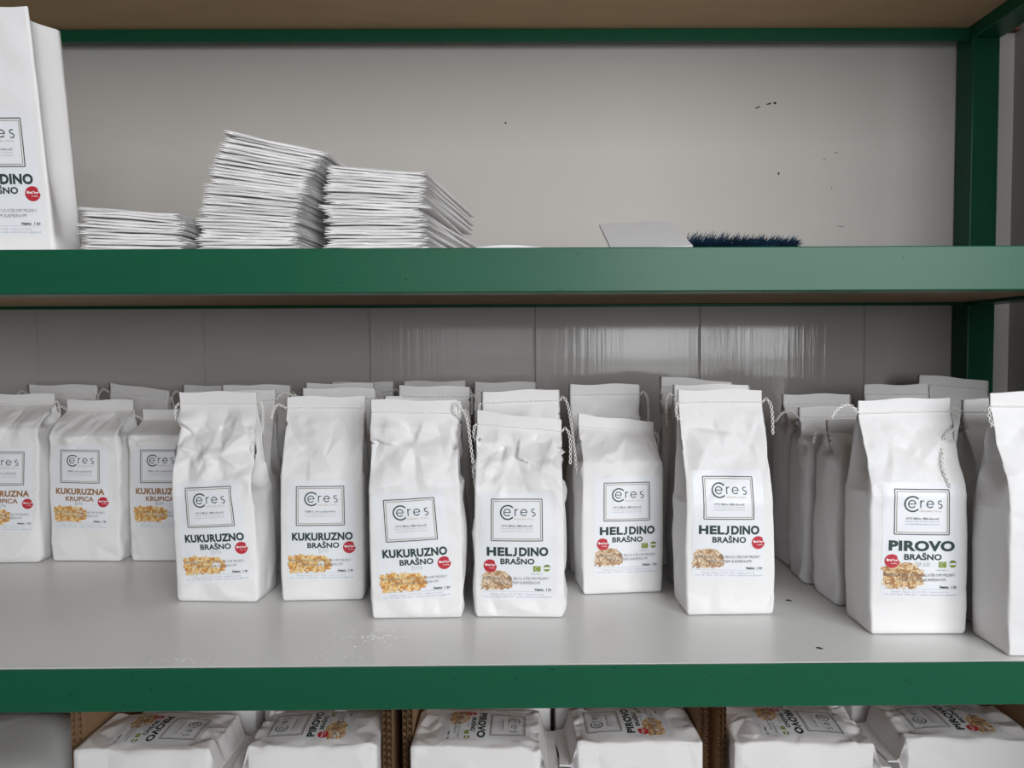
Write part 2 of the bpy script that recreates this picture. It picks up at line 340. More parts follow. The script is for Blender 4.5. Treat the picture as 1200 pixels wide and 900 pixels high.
def design(kind):
    F = Flat()
    for (a, b, c, d, wd, m) in ((138, 528, 72, 398, 7.0, 'olive'), (153, 514, 88, 383, 5.0, 'gold')):
        F.line('logo_frame', X(a), Y(c), X(b), Y(c), wd * U, m); F.line('logo_frame', X(a), Y(d), X(b), Y(d), wd * U, m)
        F.line('logo_frame', X(a), Y(c), X(a), Y(d), wd * U, m); F.line('logo_frame', X(b), Y(c), X(b), Y(d), wd * U, m)
    # the word mark: a large open C round the first e, then r e s
    F.arc('logo', X(263), Y(176), 54 * U, 42, 318, 11 * U, 'ink', n=40)
    def e(cx, r):
        F.arc('logo', X(cx), Y(176), r * U, 0, 325, 7.5 * U, 'ink', .345, ry=r * 1.05 * U)
        F.line('logo', X(cx - r), Y(176), X(cx + r + 3), Y(176), 6 * U, 'ink', .345, 6)
    e(259, 25); e(388, 23)
    F.line('logo', X(321), Y(148), X(321), Y(204), 7.5 * U, 'ink', .34, 6); F.arc('logo', X(341), Y(172), 20 * U, 80, 180, 7 * U, 'ink', .335, 10)
    F.arc('logo', X(460), Y(163), 13 * U, 40, 270, 7 * U, 'ink', .34, 16); F.arc('logo', X(460), Y(190), 14 * U, -140, 90, 7 * U, 'ink', .34, 16)
    F.text('logo', TXT['tagline'], X(312), X(470), Y(233), 15 * U, 'tagline')
    fam = kind in ('kuk_b', 'krupica')
    F.text('small_print', TXT['fam' if fam else 'opg'], X(213), X(455), Y(290), 18 * U, 'grey')
    F.text('small_print', TXT['l1'], X(213), X(455), Y(307), 11 * U, 'pale'); F.text('small_print', TXT['l2'], X(213), X(455), Y(327), 11 * U, 'pale')
    left = kind in ('helj_e', 'pir')
    if kind.startswith('helj'):
        F.text('product_name', TXT['hel'], X(102), X(297), Y(518), 70 * U, 'ink'); F.text('product_name', TXT['dino'], X(349), X(572), Y(518), 70 * U, 'ink')
        F.line('product_name', X(325), Y(448), X(325), Y(499), 16 * U, 'ink', .34, 6); F.arc('product_name', X(308), Y(496), 17 * U, 0, -110, 15 * U, 'ink', .345, 10); F.text('product_name', TXT['bra'], X(206), X(466), Y(583), 46 * U, 'ink')
        grain_print(F, 'buckwheat', X(58), X(302), Y(788), Y(632), 3)
    elif kind == 'pir':
        F.text('product_name', TXT['pir'], X(102), X(572), Y(520), 76 * U, 'ink'); F.text('product_name', TXT['bra'], X(210), X(478), Y(585), 44 * U, 'ink')
        F.text('product_type', TXT['tip'], X(290), X(395), Y(632), 30 * U, 'pale'); grain_print(F, 'spelt', X(60), X(350), Y(800), Y(600), 5)
    elif kind.startswith('kuk'):
        F.text('product_name', TXT['kuk'], X(100), X(594), Y(526), 66 * U, 'ink'); F.text('product_name', TXT['bra'], X(226), X(484), Y(590), 46 * U, 'ink')
        F.text('product_type', TXT['zuto'], X(312), X(396), Y(628), 26 * U, 'pale'); grain_print(F, 'corn', X(68), X(418), Y(797), Y(644), 7)
    else:
        F.text('product_name', TXT['kukz'], X(88), X(580), Y(516), 62 * U, 'ochre'); F.text('product_name', TXT['kru'], X(190), X(475), Y(582), 46 * U, 'ochre')
        F.text('product_type', TXT['zuta'], X(285), X(365), Y(620), 25 * U, 'grey'); grain_print(F, 'corn', X(62), X(412), Y(790), Y(634), 9)
    if left:
        sx, sy = 128, 597
        F.put('organic_mark', [(X(457), Y(640)), (X(513), Y(640)), (X(513), Y(597)), (X(457), Y(597))], [(0, 1, 2, 3)], 'leaf', .30)
        F.arc('organic_mark', X(485), Y(618), 13 * U, 20, 300, 2.5 * U, 'label', .34, 14)
        F.disc('organic_mark', X(561), Y(614), 27 * U, 'leaf', .30, 20); F.line('organic_mark', X(536), Y(614), X(586), Y(614), 14 * U, 'label', .34, 6)
        F.arc('organic_mark', X(561), Y(614), 25 * U, 20, 160, 5 * U, 'dleaf', .35, 14)
        F.text('organic_mark', TXT['cert'], X(442), X(528), Y(664), 9 * U, 'grey')
    else:
        sx, sy = (565, 588) if not kind.startswith('helj') else (562, 582)
    F.disc('sticker', X(sx), Y(sy), 51 * U, 'red', .50, 32, True)
    F.text('sticker', TXT['st'], X(sx - 38), X(sx + 40), Y(sy), 18 * U, 'white', .56); F.text('sticker', TXT['st2'], X(sx - 8), X(sx + 34), Y(sy + 20), 9 * U, 'white', .56)
    F.text('milling_text', TXT['m1'], X(72), X(577), Y(706), 22 * U, 'grey', .52); F.text('milling_text', TXT['m2'], X(158), X(508), Y(741), 22 * U, 'grey', .52)
    F.text('net_weight', TXT['net'], X(470), X(597), Y(794), 20 * U, 'ink')
    F.line('address_text', X(75), Y(800), X(600), Y(800), 2 * U, 'pale')
    F.text('address_text', TXT['a1'], X(132), X(540), Y(827), 13 * U, 'pale'); F.text('address_text', TXT['a2'], X(76), X(597), Y(848), 13 * U, 'pale')
    return F
DES = {k: design(k) for k in ('helj', 'helj_e', 'pir', 'kuk', 'kuk_b', 'krupica')}

# ------------------------------------------------------------------ paper bags
def tri(x): return 2 * np.abs(2 * (x - np.floor(x + .5))) - 1
def facets(seed, x0, x1, z0, z1, step):
    """crumpled-sheet relief: random heights over a Delaunay net, flat between its creases"""
    from mathutils.geometry import delaunay_2d_cdt
    r = np.random.RandomState(seed); pts = []
    nx, nz = max(2, int((x1 - x0) / step)), max(2, int((z1 - z0) / step))
    for j in range(-1, nz + 2):
        for i in range(-1, nx + 2):
            pts.append((x0 + (x1 - x0) * (i + r.uniform(-.1, 1.1)) / nx, z0 + (z1 - z0) * (j + r.uniform(-.1, 1.1)) / nz))
    ov, _, of, *_r = delaunay_2d_cdt([Vector(p) for p in pts], [], [], 0, 1e-7)
    h = r.uniform(-1, 1, len(ov)); V = np.array([tuple(v) for v in ov])
    def ev(x, z):
        out = np.zeros_like(x)
        for t in of:
            a, b, c = V[t[0]], V[t[1]], V[t[2]]
            d = (b[1] - c[1]) * (a[0] - c[0]) + (c[0] - b[0]) * (a[1] - c[1])
            if abs(d) < 1e-12: continue
            l1 = ((b[1] - c[1]) * (x - c[0]) + (c[0] - b[0]) * (z - c[1])) / d; l2 = ((c[1] - a[1]) * (x - c[0]) + (a[0] - c[0]) * (z - c[1])) / d; l3 = 1 - l1 - l2
            m = (l1 >= 0) & (l2 >= 0) & (l3 >= 0)
            out[m] = l1[m] * h[t[0]] + l2[m] * h[t[1]] + l3[m] * h[t[2]]
        return out
    return ev
class Paper:
    """crumple field: sharp creases made of warped triangle waves plus soft dents"""
    def __init__(s, seed):
        r = np.random.RandomState(seed); s.r = r
        s.k = []
        for i in range(7):
            a = r.uniform(0, math.pi); fr = r.uniform(9, 30)
            s.k.append((math.cos(a) * fr, math.sin(a) * fr, r.uniform(0, 1), r.uniform(8, 26), r.uniform(0, 6.28), r.uniform(8, 26), r.uniform(0, 6.28)))
        s.lines = []
        for i in range(9):
            s.lines.append((r.uniform(-.045, .045), r.uniform(.5, .95), r.uniform(-1.3, 1.3), r.uniform(.02, .05), r.uniform(-1, 1), r.uniform(.004, .010)))
    def __call__(s, p, z, H):
        h = np.zeros_like(p)
        for a, b, ph, m1, q1, m2, q2 in s.k:
            win = np.clip(np.sin(m1 * p * 2.2 + q1) + np.sin(m2 * z * 2.0 + q2) - .1, 0, 1.4) / 1.4
            h += tri(a * p + b * z + ph + .25 * np.sin(23 * z + q1) + .2 * np.sin(31 * p + q2)) * win
        return h / 3.0
    def creases(s, p, z, H):
        h = np.zeros_like(p)
        for x0, z0, an, ln, am, wd in s.lines:
            dx, dz = p - x0, z - z0 * H; c, n = math.cos(an), math.sin(an)
            t = dx * c + dz * n; d = -dx * n + dz * c
            h += am * np.clip(1 - np.abs(d) / wd, 0, 1) * np.clip(1 - np.abs(t) / ln, 0, 1)
        return h

class Bag:
    def __init__(s, W=.090, D=.058, H=.222, sh=.55, seed=0, NF=64, NR=130, seam_dy=0.0, bulge=.0035, amp=1.0, lean=0.0, seam_tilt=0.0, sewn=True,
                 top_d=.0014, flat=.013, label_box=None, sag=0.0, gmin=0.0):
        s.W, s.D, s.H, s.NF, s.NR = W, D, H, NF, NR
        rng = np.random.RandomState(seed + 100); pap = Paper(seed)
        zst = H - flat if sewn else H; s.zst = zst; zsh = sh * H
        NS, NB = max(8, NF // 4), NF // 2
        z = np.concatenate([[0, .0008, .002, .004], np.linspace(.0065, H, NR - 3)]); s.z = z
        NR = len(z); s.rows = NR
        uf = np.linspace(-1, 1, NF + 1); us = np.linspace(-1, 1, NS + 2)[1:-1]; ub = np.linspace(1, -1, NB + 1)
        n1, n2, n3 = NF + 1, NS, NB + 1; NP = n1 + n2 + n3 + n2; s.NP = NP
        face = np.concatenate([np.zeros(n1), np.ones(n2), np.full(n3, 2), np.full(n2, 3)]).astype(int)
        u = np.concatenate([uf, us, ub, -us])
        P = np.zeros((NR, NP, 3)); s.dz = []
        for i, zz in enumerate(z):
            t = np.clip((zz - zsh) / max(1e-6, zst - zsh), 0, 1); tt = t * t * (3 - 2 * t) * .35 + t * .65
            d = D * (1 - tt) + top_d * tt
            if sewn and zz > zst: d = top_d
            s.dz.append(d)
            b0 = np.clip(zz / .006, 0, 1); ins = .0024 * (1 - math.sqrt(max(0, 1 - (1 - b0) ** 2)))
            wv = W * (1 + .022 * math.sin(math.pi * min(1, zz / max(zsh, .05))) * (1 if zz < zsh else 0)) - 2 * ins
            dd = max(d - 2 * ins, .0008); g = math.sqrt(max(0, (D / 2) ** 2 - (d / 2) ** 2)) * .97
            g = min(max(g, gmin * min(1, zz / (.4 * H))), W * .36)
            fbz = bulge * math.sin(math.pi * min(1, (zz / zst)) ** .8) ** .8 * (d / D) ** .6 if zz < zst else 0
            sb = .0032 * max(0, math.sin(math.pi * min(1, zz / max(zsh * 1.15, .02)))) if t < .6 else 0
            yc = seam_dy * tt + (sag * tt if sewn else 0)
            x = np.where(face == 0, u * wv / 2, np.where(face == 2, u * wv / 2, 0.0))
            side = wv / 2 - g * (1 - np.abs(u)) + sb * (1 - u * u)
            x = np.where(face == 1, side, np.where(face == 3, -side, x))
            y = np.where(face == 0, -dd / 2 - fbz * (1 - u * u), np.where(face == 2, dd / 2 + fbz * .6 * (1 - u * u), 0.0))
            y = np.where((face == 1) | (face == 3), np.where(face == 1, u, u) * dd / 2, y)
            P[i, :, 0] = x + lean * (zz / H) ** 1.5; P[i, :, 1] = y + yc; P[i, :, 2] = zz
        # soften the vertical edges where the bag is full
        for _ in range(1):
            k = np.clip((np.array(s.dz) - .012) / .02, 0, 1)[:, None, None] * .5
            P = P * (1 - k) + k * .5 * (np.roll(P, 1, 1) + np.roll(P, -1, 1))
        # creases and dents along the outward direction
        ZZ = P[:, :, 2]; along = np.where((face == 0) | (face == 2), P[:, :, 0], P[:, :, 1]) + face * .37
        up_ = np.clip((ZZ - zsh * .8) / (H * .25), 0, 1); seamk = np.clip((zst + .002 - ZZ) / .016, 0.10, 1)
        low = np.clip((.035 - ZZ) / .03, 0, 1)
        A = (.0011 + .0034 * up_ + .0010 * low) * seamk * amp
        if label_box:
            cx, cz, lw, lh = label_box
            inn = np.clip((lw / 2 + .005 - np.abs(P[:, :, 0] - cx)) / .008, 0, 1) * np.clip((lh / 2 + .004 - np.abs(ZZ - cz)) / .008, 0, 1) * (face == 0)
            A = A * (1 - .70 * inn)
        fac = np.zeros_like(ZZ)
        for fi, (hw, st_) in enumerate(((W / 2, .019), (D / 2, .022), (W / 2, .035), (D / 2, .022))):
            cols = np.where(face == fi)[0]; al = along[:, cols] - fi * .37
            fac[:, cols] = facets(seed * 5 + fi, -hw - .01, hw + .01, 0, H, st_)(al, ZZ[:, cols])
            if fi == 0: fac[:, cols] += .42 * facets(seed * 5 + 9, -hw - .01, hw + .01, 0, H, .011)(al, ZZ[:, cols]) * np.clip(up_[:, cols], .15, 1)
        dsp = pap(along, ZZ, H) * A * .30 + fac * A * 1.25 + pap.creases(along, ZZ, H) * .0042 * up_ * seamk * amp * (face == 0)
        dsp *= np.clip(ZZ / .008, .15, 1)
        nx = np.where(face == 1, 1, np.where(face == 3, -1, 0)); ny = np.where(face == 0, -1, np.where(face == 2, 1, 0))
        flatk = np.clip((np.array(s.dz) - top_d) / .01, 0, 1)[:, None]
        P[:, :, 0] += nx * dsp * flatk
        same = pap(P[:, :, 0], ZZ, H) * A * (1 - flatk)                 # above the shoulder both layers ripple together
        P[:, :, 1] += ny * dsp * flatk + same * .9
        wob = .0016 * np.sin(P[:, :, 0] * 38 + seed) * np.clip((ZZ - zsh) / (H - zsh + 1e-6), 0, 1)
        P[:, :, 1] += wob
        P[:, :, 2] += seam_tilt * P[:, :, 0] * np.clip((ZZ - zsh) / (H - zsh + 1e-6), 0, 1)
        top = np.clip((ZZ - (H - .004)) / .004, 0, 1); P[:, :, 2] += top * .0009 * np.sin(P[:, :, 0] * 95 + seed)
        s.P = P
    def mesh(s, pm='paper'):
        m_ = MB(); NP = s.NP
        m_.v = [tuple(p) for p in s.P.reshape(-1, 3).tolist()]
        m_.f = [(i * NP + k, i * NP + (k + 1) % NP, (i + 1) * NP + (k + 1) % NP, (i + 1) * NP + k) for i in range(s.rows - 1) for k in range(NP)]
        m_.v.append((0, 0, .0012)); c = len(m_.v) - 1
        m_.f += [(c, (k + 1) % NP, k) for k in range(NP)]
        m_.m = [0] * len(m_.f)
        return m_.mesh('paper_body', pm, True)
    def front(s, x, z, lift=0.0):
        """point(s) on the front sheet"""
        x = np.asarray(x, float); z = np.asarray(z, float)
        c = np.clip((x / s.W + .5) * s.NF, 0, s.NF - 1e-6); r = np.clip(np.interp(z, s.z, np.arange(s.rows)), 0, s.rows - 1.001)
        ci, ri = c.astype(int), r.astype(int); a, b = (c - ci)[..., None], (r - ri)[..., None]
        P00, P01, P10, P11 = s.P[ri, ci], s.P[ri, ci + 1], s.P[ri + 1, ci], s.P[ri + 1, ci + 1]
        p = P00 * (1 - a) * (1 - b) + P01 * a * (1 - b) + P10 * (1 - a) * b + P11 * a * b
        n = np.cross((P01 - P00) * (1 - b) + (P11 - P10) * b, (P10 - P00) * (1 - a) + (P11 - P01) * a)
        n /= np.linalg.norm(n, axis=-1)[..., None] + 1e-12
        return p + n * (np.asarray(lift)[..., None] if np.ndim(lift) else lift)

def add_label(bag, root, kind, cz, cx=0.0, rot=0.0):
    ca, sa = math.cos(rot), math.sin(rot)
    def mp(v, lift):
        x = v[:, 0] * ca - v[:, 1] * sa; z = v[:, 0] * sa + v[:, 1] * ca
        return bag.front(cx + x / 1000, cz + z / 1000, (lift + (.06 if lift > .2 else 0)) / 1000)
    nx, nz = 26, 38; g = np.array([(-LWD / 2 + LWD * i / nx, -LHT / 2 + LHT * j / nz) for j in range(nz + 1) for i in range(nx + 1)])
    m_ = MB(); m_.add(mp(g, .17), [(j * (nx + 1) + i, j * (nx + 1) + i + 1, (j + 1) * (nx + 1) + i + 1, (j + 1) * (nx + 1) + i) for j in range(nz) for i in range(nx)])
    lab = m_.build('label', 'label', root, True)
    for part, items in DES[kind].parts.items():
        m_ = MB(); mats = []
        for v, f, m, lift in items:
            if m not in mats: mats.append(m)
            m_.add(mp(v, lift), f, mats.index(m))
        m_.build(part, mats, lab)
    return lab

def spline(pts, n=9):
    pts = [np.array(p, float) for p in pts]; pts = [2 * pts[0] - pts[1]] + pts + [2 * pts[-1] - pts[-2]]; out = []
    for i in range(1, len(pts) - 2):
        a, b, c, d = pts[i - 1:i + 3]
        for k in range(n):
            t = k / n; out.append(.5 * (2 * b + (c - a) * t + (2 * a - 5 * b + 4 * c - d) * t * t + (3 * b - a - 3 * c + d) * t ** 3))
    out.append(pts[-2]); return out
def chain(m_, pts, amp=.0012, r=.0005, period=.0052, sides=5):
    pts = spline(pts); L = [0]
    for a, b in zip(pts, pts[1:]): L.append(L[-1] + float(np.linalg.norm(b - a)))
    if L[-1] < 1e-5: return
    n = max(6, int(L[-1] / .0009)); P = np.array(pts); ss = np.linspace(0, L[-1], n)
    path = np.stack([np.interp(ss, L, P[:, k]) for k in range(3)], 1)
    t = np.gradient(path, axis=0); t /= np.linalg.norm(t, axis=1)[:, None] + 1e-12
    a = np.cross(t, [.1, 1, .2]); a /= np.linalg.norm(a, axis=1)[:, None] + 1e-12; b = np.cross(t, a)
    for ph in (0, math.pi):
        q = 2 * math.pi * ss / period / 2 + ph
        m_.tube((path + a * (amp * np.cos(q))[:, None] + b * (amp * .45 * np.sin(2 * q))[:, None]).tolist(), r, sides)
def stitching(bag, root, tails=(), fine=True, both=True):
    m_ = MB(); W, z0 = bag.W, bag.zst
    step = .0030 if fine else .006
    xs = np.arange(-W / 2 + .001, W / 2 - .0005, step)
    for x in xs:
        pts = bag.front(np.array([x - .0004, x + step * .5, x + step + .0004]).clip(-W / 2, W / 2), np.array([z0 + .00035, z0, z0 - .00035]), .0007)
        m_.tube(pts.tolist(), [.0005, .00085, .0005] if fine else [.0005, .0008, .0005], 5 if fine else 4)
    o = m_.build('stitching', 'thread', root, True)
    zr = bag.front(np.array(W / 2), np.array(z0)); zl = bag.front(np.array(-W / 2), np.array(z0))
    for side, path in tails:
        e = zr if side > 0 else zl; q = MB()
        pts = [tuple(e)]
        for (dx, dy, dz_) in path:
            if dy is None:      # lies against the front sheet
                xx = e[0] + side * dx; zz = z0 + dz_; p = bag.front(np.array(xx), np.array(zz), .0018); pts.append(tuple(p))
            else: pts.append((e[0] + side * dx, e[1] + dy, e[2] + dz_))
        chain(q, pts); q.build('thread_tail', 'thread', root, True)
    return o
HANG = [(.004, -.002, .003), (.008, -.004, -.004), (.009, -.006, -.018), (.0085, -.009, -.034)]
HANGL = [(.004, -.003, .004), (.009, -.005, -.006), (.012, -.008, -.025), (.0145, -.011, -.045), (.0165, -.014, -.066), (.0185, -.016, -.082)]
LOOP = [(.005, .001, .003), (.010, -.001, .004), (.014, -.003, -.003), (.016, -.004, -.012)]
STUB = [(.002, -.003, -.002), (.003, -.005, -.010), (.001, -.007, -.018)]
ARCH = [(.006, -.002, .007), (.014, -.003, .0085), (.022, -.004, .004), (.028, -.005, -.004)]
OVER = [(.003, -.005, -.006), (-.001, -.012, -.014), (-.010, None, -.026), (-.015, None, -.040), (-.016, None, -.058), (-.014, None, -.070)]
CURL = [(.003, -.004, .007), (-.003, -.006, .010), (-.004, -.006, .002), (.002, -.005, -.004)]

def flour_bag(x, y, rz, label, kind=None, group=None, lab=(.064, 0, 0), tails=((1, HANG),), fine=True, z=LOWZ, **kw):
    seed = int(abs(x * 7919 + y * 104729) * 100) % 9973
    if kind: kw.setdefault('label_box', (lab[1], lab[0], .072, .110))
    kw.setdefault('seed', seed)
    if not fine: kw.setdefault('NF', 24); kw.setdefault('NR', 52)
    b = Bag(**kw)
    root = empty('flour_bag', (x, y, z), rz, label, 'bag', group)
    link('paper_body', b.mesh(), root)
    stitching(b, root, tails, fine)
    if kind: add_label(b, root, kind, lab[0], lab[1], lab[2])
    return root, b
R = math.radians

# --- the front row
CORN = 'white corn flour bag, KUKURUZNO BRAŠNO label, '
BUCK = 'white buckwheat flour bag, HELJDINO BRAŠNO label, '
GRIT = 'white corn grits bag, brown KUKURUZNA KRUPICA label, '
flour_bag(-.660, 1.026, R(2), GRIT + 'end of its row at the shelf end', 'krupica', 'corn grits bags', (.097, .004, R(-1)), ((1, HANG),), W=.094, H=.219, sh=.80, seam_dy=.012, lean=.004, amp=1.3, seed=11)
flour_bag(-.552, 1.032, R(-3), GRIT + 'in the middle of three', 'krupica', 'corn grits bags', (.098, -.004, R(-1)), ((1, STUB), (-1, LOOP)), W=.092, H=.210, sh=.78, seam_dy=.012, amp=1.2, seed=12)
flour_bag(-.447, 1.030, R(-2), GRIT + 'half hidden behind a corn flour bag', 'krupica', 'corn grits bags', (.098, -.004, R(0)), ((-1, LOOP),), W=.092, H=.197, sh=.84, seam_dy=.010, amp=1.3, seed=13)
flour_bag(-.316, .862, R(-4), CORN + 'beside the grits', 'kuk', None, (.078, -.001, R(3)), ((1, HANG), (-1, STUB)), W=.0895, H=.229, sh=.52, amp=1.25, lean=-.008, seed=21, bulge=.005)
flour_bag(-.204, .864, R(2), CORN + 'in the middle, thread looping off its seam', 'kuk_b', None, (.078, -.001, R(0)), ((-1, LOOP),), W=.0885, H=.223, sh=.62, amp=.6, seed=22, lean=.001)
flour_bag(-.093, .805, R(1), CORN + 'with a long chain-stitch tail, next to HELJDINO', 'kuk', None, (.075, -.003, R(3)), ((1, HANGL), (1, CURL)), W=.092, H=.222, sh=.62, amp=1.1, lean=-.004, seed=23, seam_tilt=-.02)
flour_bag(.013, .805, R(-2), BUCK + 'creased top, next to a KUKURUZNO bag', 'helj_e', None, (.074, -.002, R(0)), ((1, HANG), (-1, STUB)), W=.0900, H=.205, sh=.66, amp=1.7, seed=24, seam_tilt=-.11, sag=.006)
flour_bag(.127, .881, R(5), BUCK + 'short and squat, set back', 'helj_e', None, (.077, .004, R(0)), ((1, STUB),), W=.0905, H=.195, sh=.76, amp=.9, seed=25, seam_tilt=-.12, seam_dy=.004)
flour_bag(.229, .808, R(1), BUCK + 'tall, smooth, red sticker at right', 'helj', None, (.094, -.002, R(-1)), ((1, HANG), (-1, STUB)), W=.0900, H=.231, sh=.50, amp=.6, lean=-.004, seed=26)
flour_bag(.393, .750, R(-1), 'white paper bag of spelt flour, PIROVO BRAŠNO label, front of its row', 'pir', None, (.091, .001, R(-1)), ((-1, ARCH), (1, OVER)), W=.0905, H=.224, sh=.60, amp=.7, lean=-.003, seed=27, seam_tilt=.03)
flour_bag(.489, .694, R(-2), 'unlabelled-looking white sewn paper bag at the front right of the spelt flour bag', None, None, tails=((-1, STUB),), W=.0890, H=.233, sh=.55, amp=.8, lean=-.004, seed=28)

# --- rows behind: px/py say nothing here, all positions are metres on the shelf
def behind(label, group, rows):
    for i, (x, y, rz, H, kw) in enumerate(rows):
        kw = dict(kw); tl = kw.pop('tails', ((1, HANG),)); kw.setdefault('amp', .9)
        flour_bag(x, y, R(rz), label if isinstance(label, str) else label[i], None, group, tails=tl, fine=False, H=H, **kw)
behind(['white sewn flour bag against the tiles behind the end corn grits bag', 'white flour bag with a sloping seam behind the middle corn grits bag', 'white sewn flour bag against the tiles behind the half hidden corn grits bag'],
       'bags behind the corn grits', [
    (-.640, 1.112, 1, .228, dict(tails=((-1, LOOP), (1, STUB)), W=.098)), (-.535, 1.122, -7, .224, dict(tails=((-1, LOOP), (1, HANG)), seam_tilt=-.13, W=.092)),
    (-.420, 1.115, 0, .226, dict(tails=((-1, LOOP),), W=.098))])
behind(['white flour bag just behind the corn flour bag beside the grits', 'white flour bag third in the row behind the corn flour beside the grits'],
       'bags behind the corn flour', [(-.328, .942, 3, .226, dict(tails=((1, ARCH),), seam_tilt=.04)), (-.331, 1.018, 1, .230, dict(W=.090))])
behind(['white flour bag just behind the middle corn flour bag', 'white flour bag third in the row behind the middle corn flour bag', 'white flour bag against the tiles behind the middle corn flour bag'],
       'bags behind the corn flour', [(-.205, .940, 1, .229, dict(tails=((-1, LOOP), (1, STUB)))), (-.220, 1.015, 3, .232, {}), (-.206, 1.098, 0, .230, {})])
behind(['white flour bag with a crumpled folded top behind the chain-tailed corn flour bag', 'white flour bag third in the row behind the chain-tailed corn flour bag', 'white flour bag against the tiles behind the chain-tailed corn flour bag'],
       'bags behind the corn flour', [(-.096, .880, -1, .219, dict(amp=2.4, seam_tilt=-.07)), (-.090, .955, -1, .230, dict(tails=((1, HANG),), seam_tilt=-.02)), (-.103, 1.095, 0, .231, {})])
behind(['white flour bag just behind the creased HELJDINO bag', 'white flour bag against the tiles behind the creased HELJDINO bag'],
       'bags behind the buckwheat flour', [(.016, .878, 1, .228, dict(tails=((1, HANGL), (-1, STUB)), seam_tilt=.03)), (-.002, 1.100, 0, .229, {})])
behind(['white flour bag directly behind the squat HELJDINO bag'], 'bags behind the buckwheat flour', [(.123, .962, 0, .231, dict(tails=((1, HANG),)))])
behind(['white flour bag just behind the tall smooth HELJDINO bag', 'white flour bag turned askew, third behind the tall smooth HELJDINO bag'],
       'bags behind the buckwheat flour', [(.238, .890, 0, .233, dict(tails=((-1, HANG),))), (.243, .985, -9, .236, dict(seam_tilt=-.09))])
behind(['white flour bag with a crumpled top, second in the PIROVO row', 'white flour bag with a crumpled top, third in the PIROVO row', 'white flour bag with a straight seam, fourth in the PIROVO row', 'shaded flour bag against the tiles, last in the PIROVO row'],
       'bags behind the spelt flour', [(.394, .834, 1, .196, dict(tails=((-1, LOOP), (-1, STUB)), amp=2.2, sh=.80)), (.392, .908, -2, .205, dict(tails=((-1, ARCH),), amp=2.2, sh=.82)),
       (.398, .982, 1, .216, dict(tails=(), sh=.80)), (.520, 1.020, 2, .226, dict(tails=((1, STUB),)))])
behind(['white flour bag just behind the corner bag, a thread tying its seam', 'shaded flour bag with a sloping seam before the dark rear post'],
       'bags behind the front right bag', [(.506, .772, 0, .222, dict(tails=((-1, LOOP),))), (.628, 1.075, -12, .233, dict(tails=((-1, STUB),), seam_tilt=-.10))])

# --- spilt flour and two dark crumbs on the shelf
rr = random.Random(5); m_ = MB()
def crumbs(cx, cy, sx, sy, n, smax):
    for _ in range(n):
        x, y, q = rr.gauss(cx, sx), rr.gauss(cy, sy), rr.uniform(.0003, smax)
        if y < FRONT + .008: continue
        k = 6; h = q * .5
        vs = [(x + q * rr.uniform(.5, 1.2) * math.cos(6.283 * i / k), y + q * rr.uniform(.5, 1.2) * math.sin(6.283 * i / k), LOWZ - .0008) for i in range(k)] + [(x, y, LOWZ - .0008 + h)]
        m_.add(vs, [(i, (i + 1) % k, k) for i in range(k)])
crumbs(-.29, .675, .022, .004, 40, .0012); crumbs(-.17, .680, .045, .010, 70, .0009); crumbs(-.125, .725, .022, .012, 90, .0013); crumbs(.03, .69, .05, .015, 40, .0007); crumbs(.24, .70, .06, .02, 40, .0006); crumbs(-.05, .70, .25, .03, 90, .0005)
for k in range(14): crumbs(-.135 + .0022 * k, .728 + .004 * math.sin(k * .9), .0012, .0008, 6, .0013)
o = m_.build('spilt_flour', 'flour'); tag(o, 'faint dusting of spilt white flour on the lower white shelf', 'flour'); o['kind'] = 'stuff'
for (x, y) in ((.285, .690), (.3065, .825)):
    q = MB(); q.tube([(-.003, 0, .0008), (0, .0006, .0011), (.003, -.0004, .0007)], [.0004, .0008, .0004], 6); q.tube([(0, 0, .001), (.001, -.002, .0005), (.0025, -.003, .0004)], .0003, 4)
    o = q.build('dark_crumb', 'dark'); o.location = (x, y, LOWZ - .001); o.rotation_euler = (0, 0, x * 9)
    tag(o, 'tiny dark crumb lying on the white shelf board ' + ('near the green edge' if y < .7 else 'beside the PIROVO row'), 'crumb')

# ------------------------------------------------------------------ upper shelf
b = Bag(W=.092, D=.050, H=.219, sh=.05, seed=41, NF=40, NR=80, sewn=False, top_d=.054, gmin=.017, bulge=.0006, amp=.35, lean=-.014, label_box=(.0, .072, .072, .11))
root = empty('empty_bag', (-.4525, .722, MIDZ), R(1), 'open empty white paper bag with HELJDINO label standing on the upper shelf', 'bag')
link('paper_body', b.mesh('paper'), root); add_label(b, root, 'helj', .073, .0015, R(0))

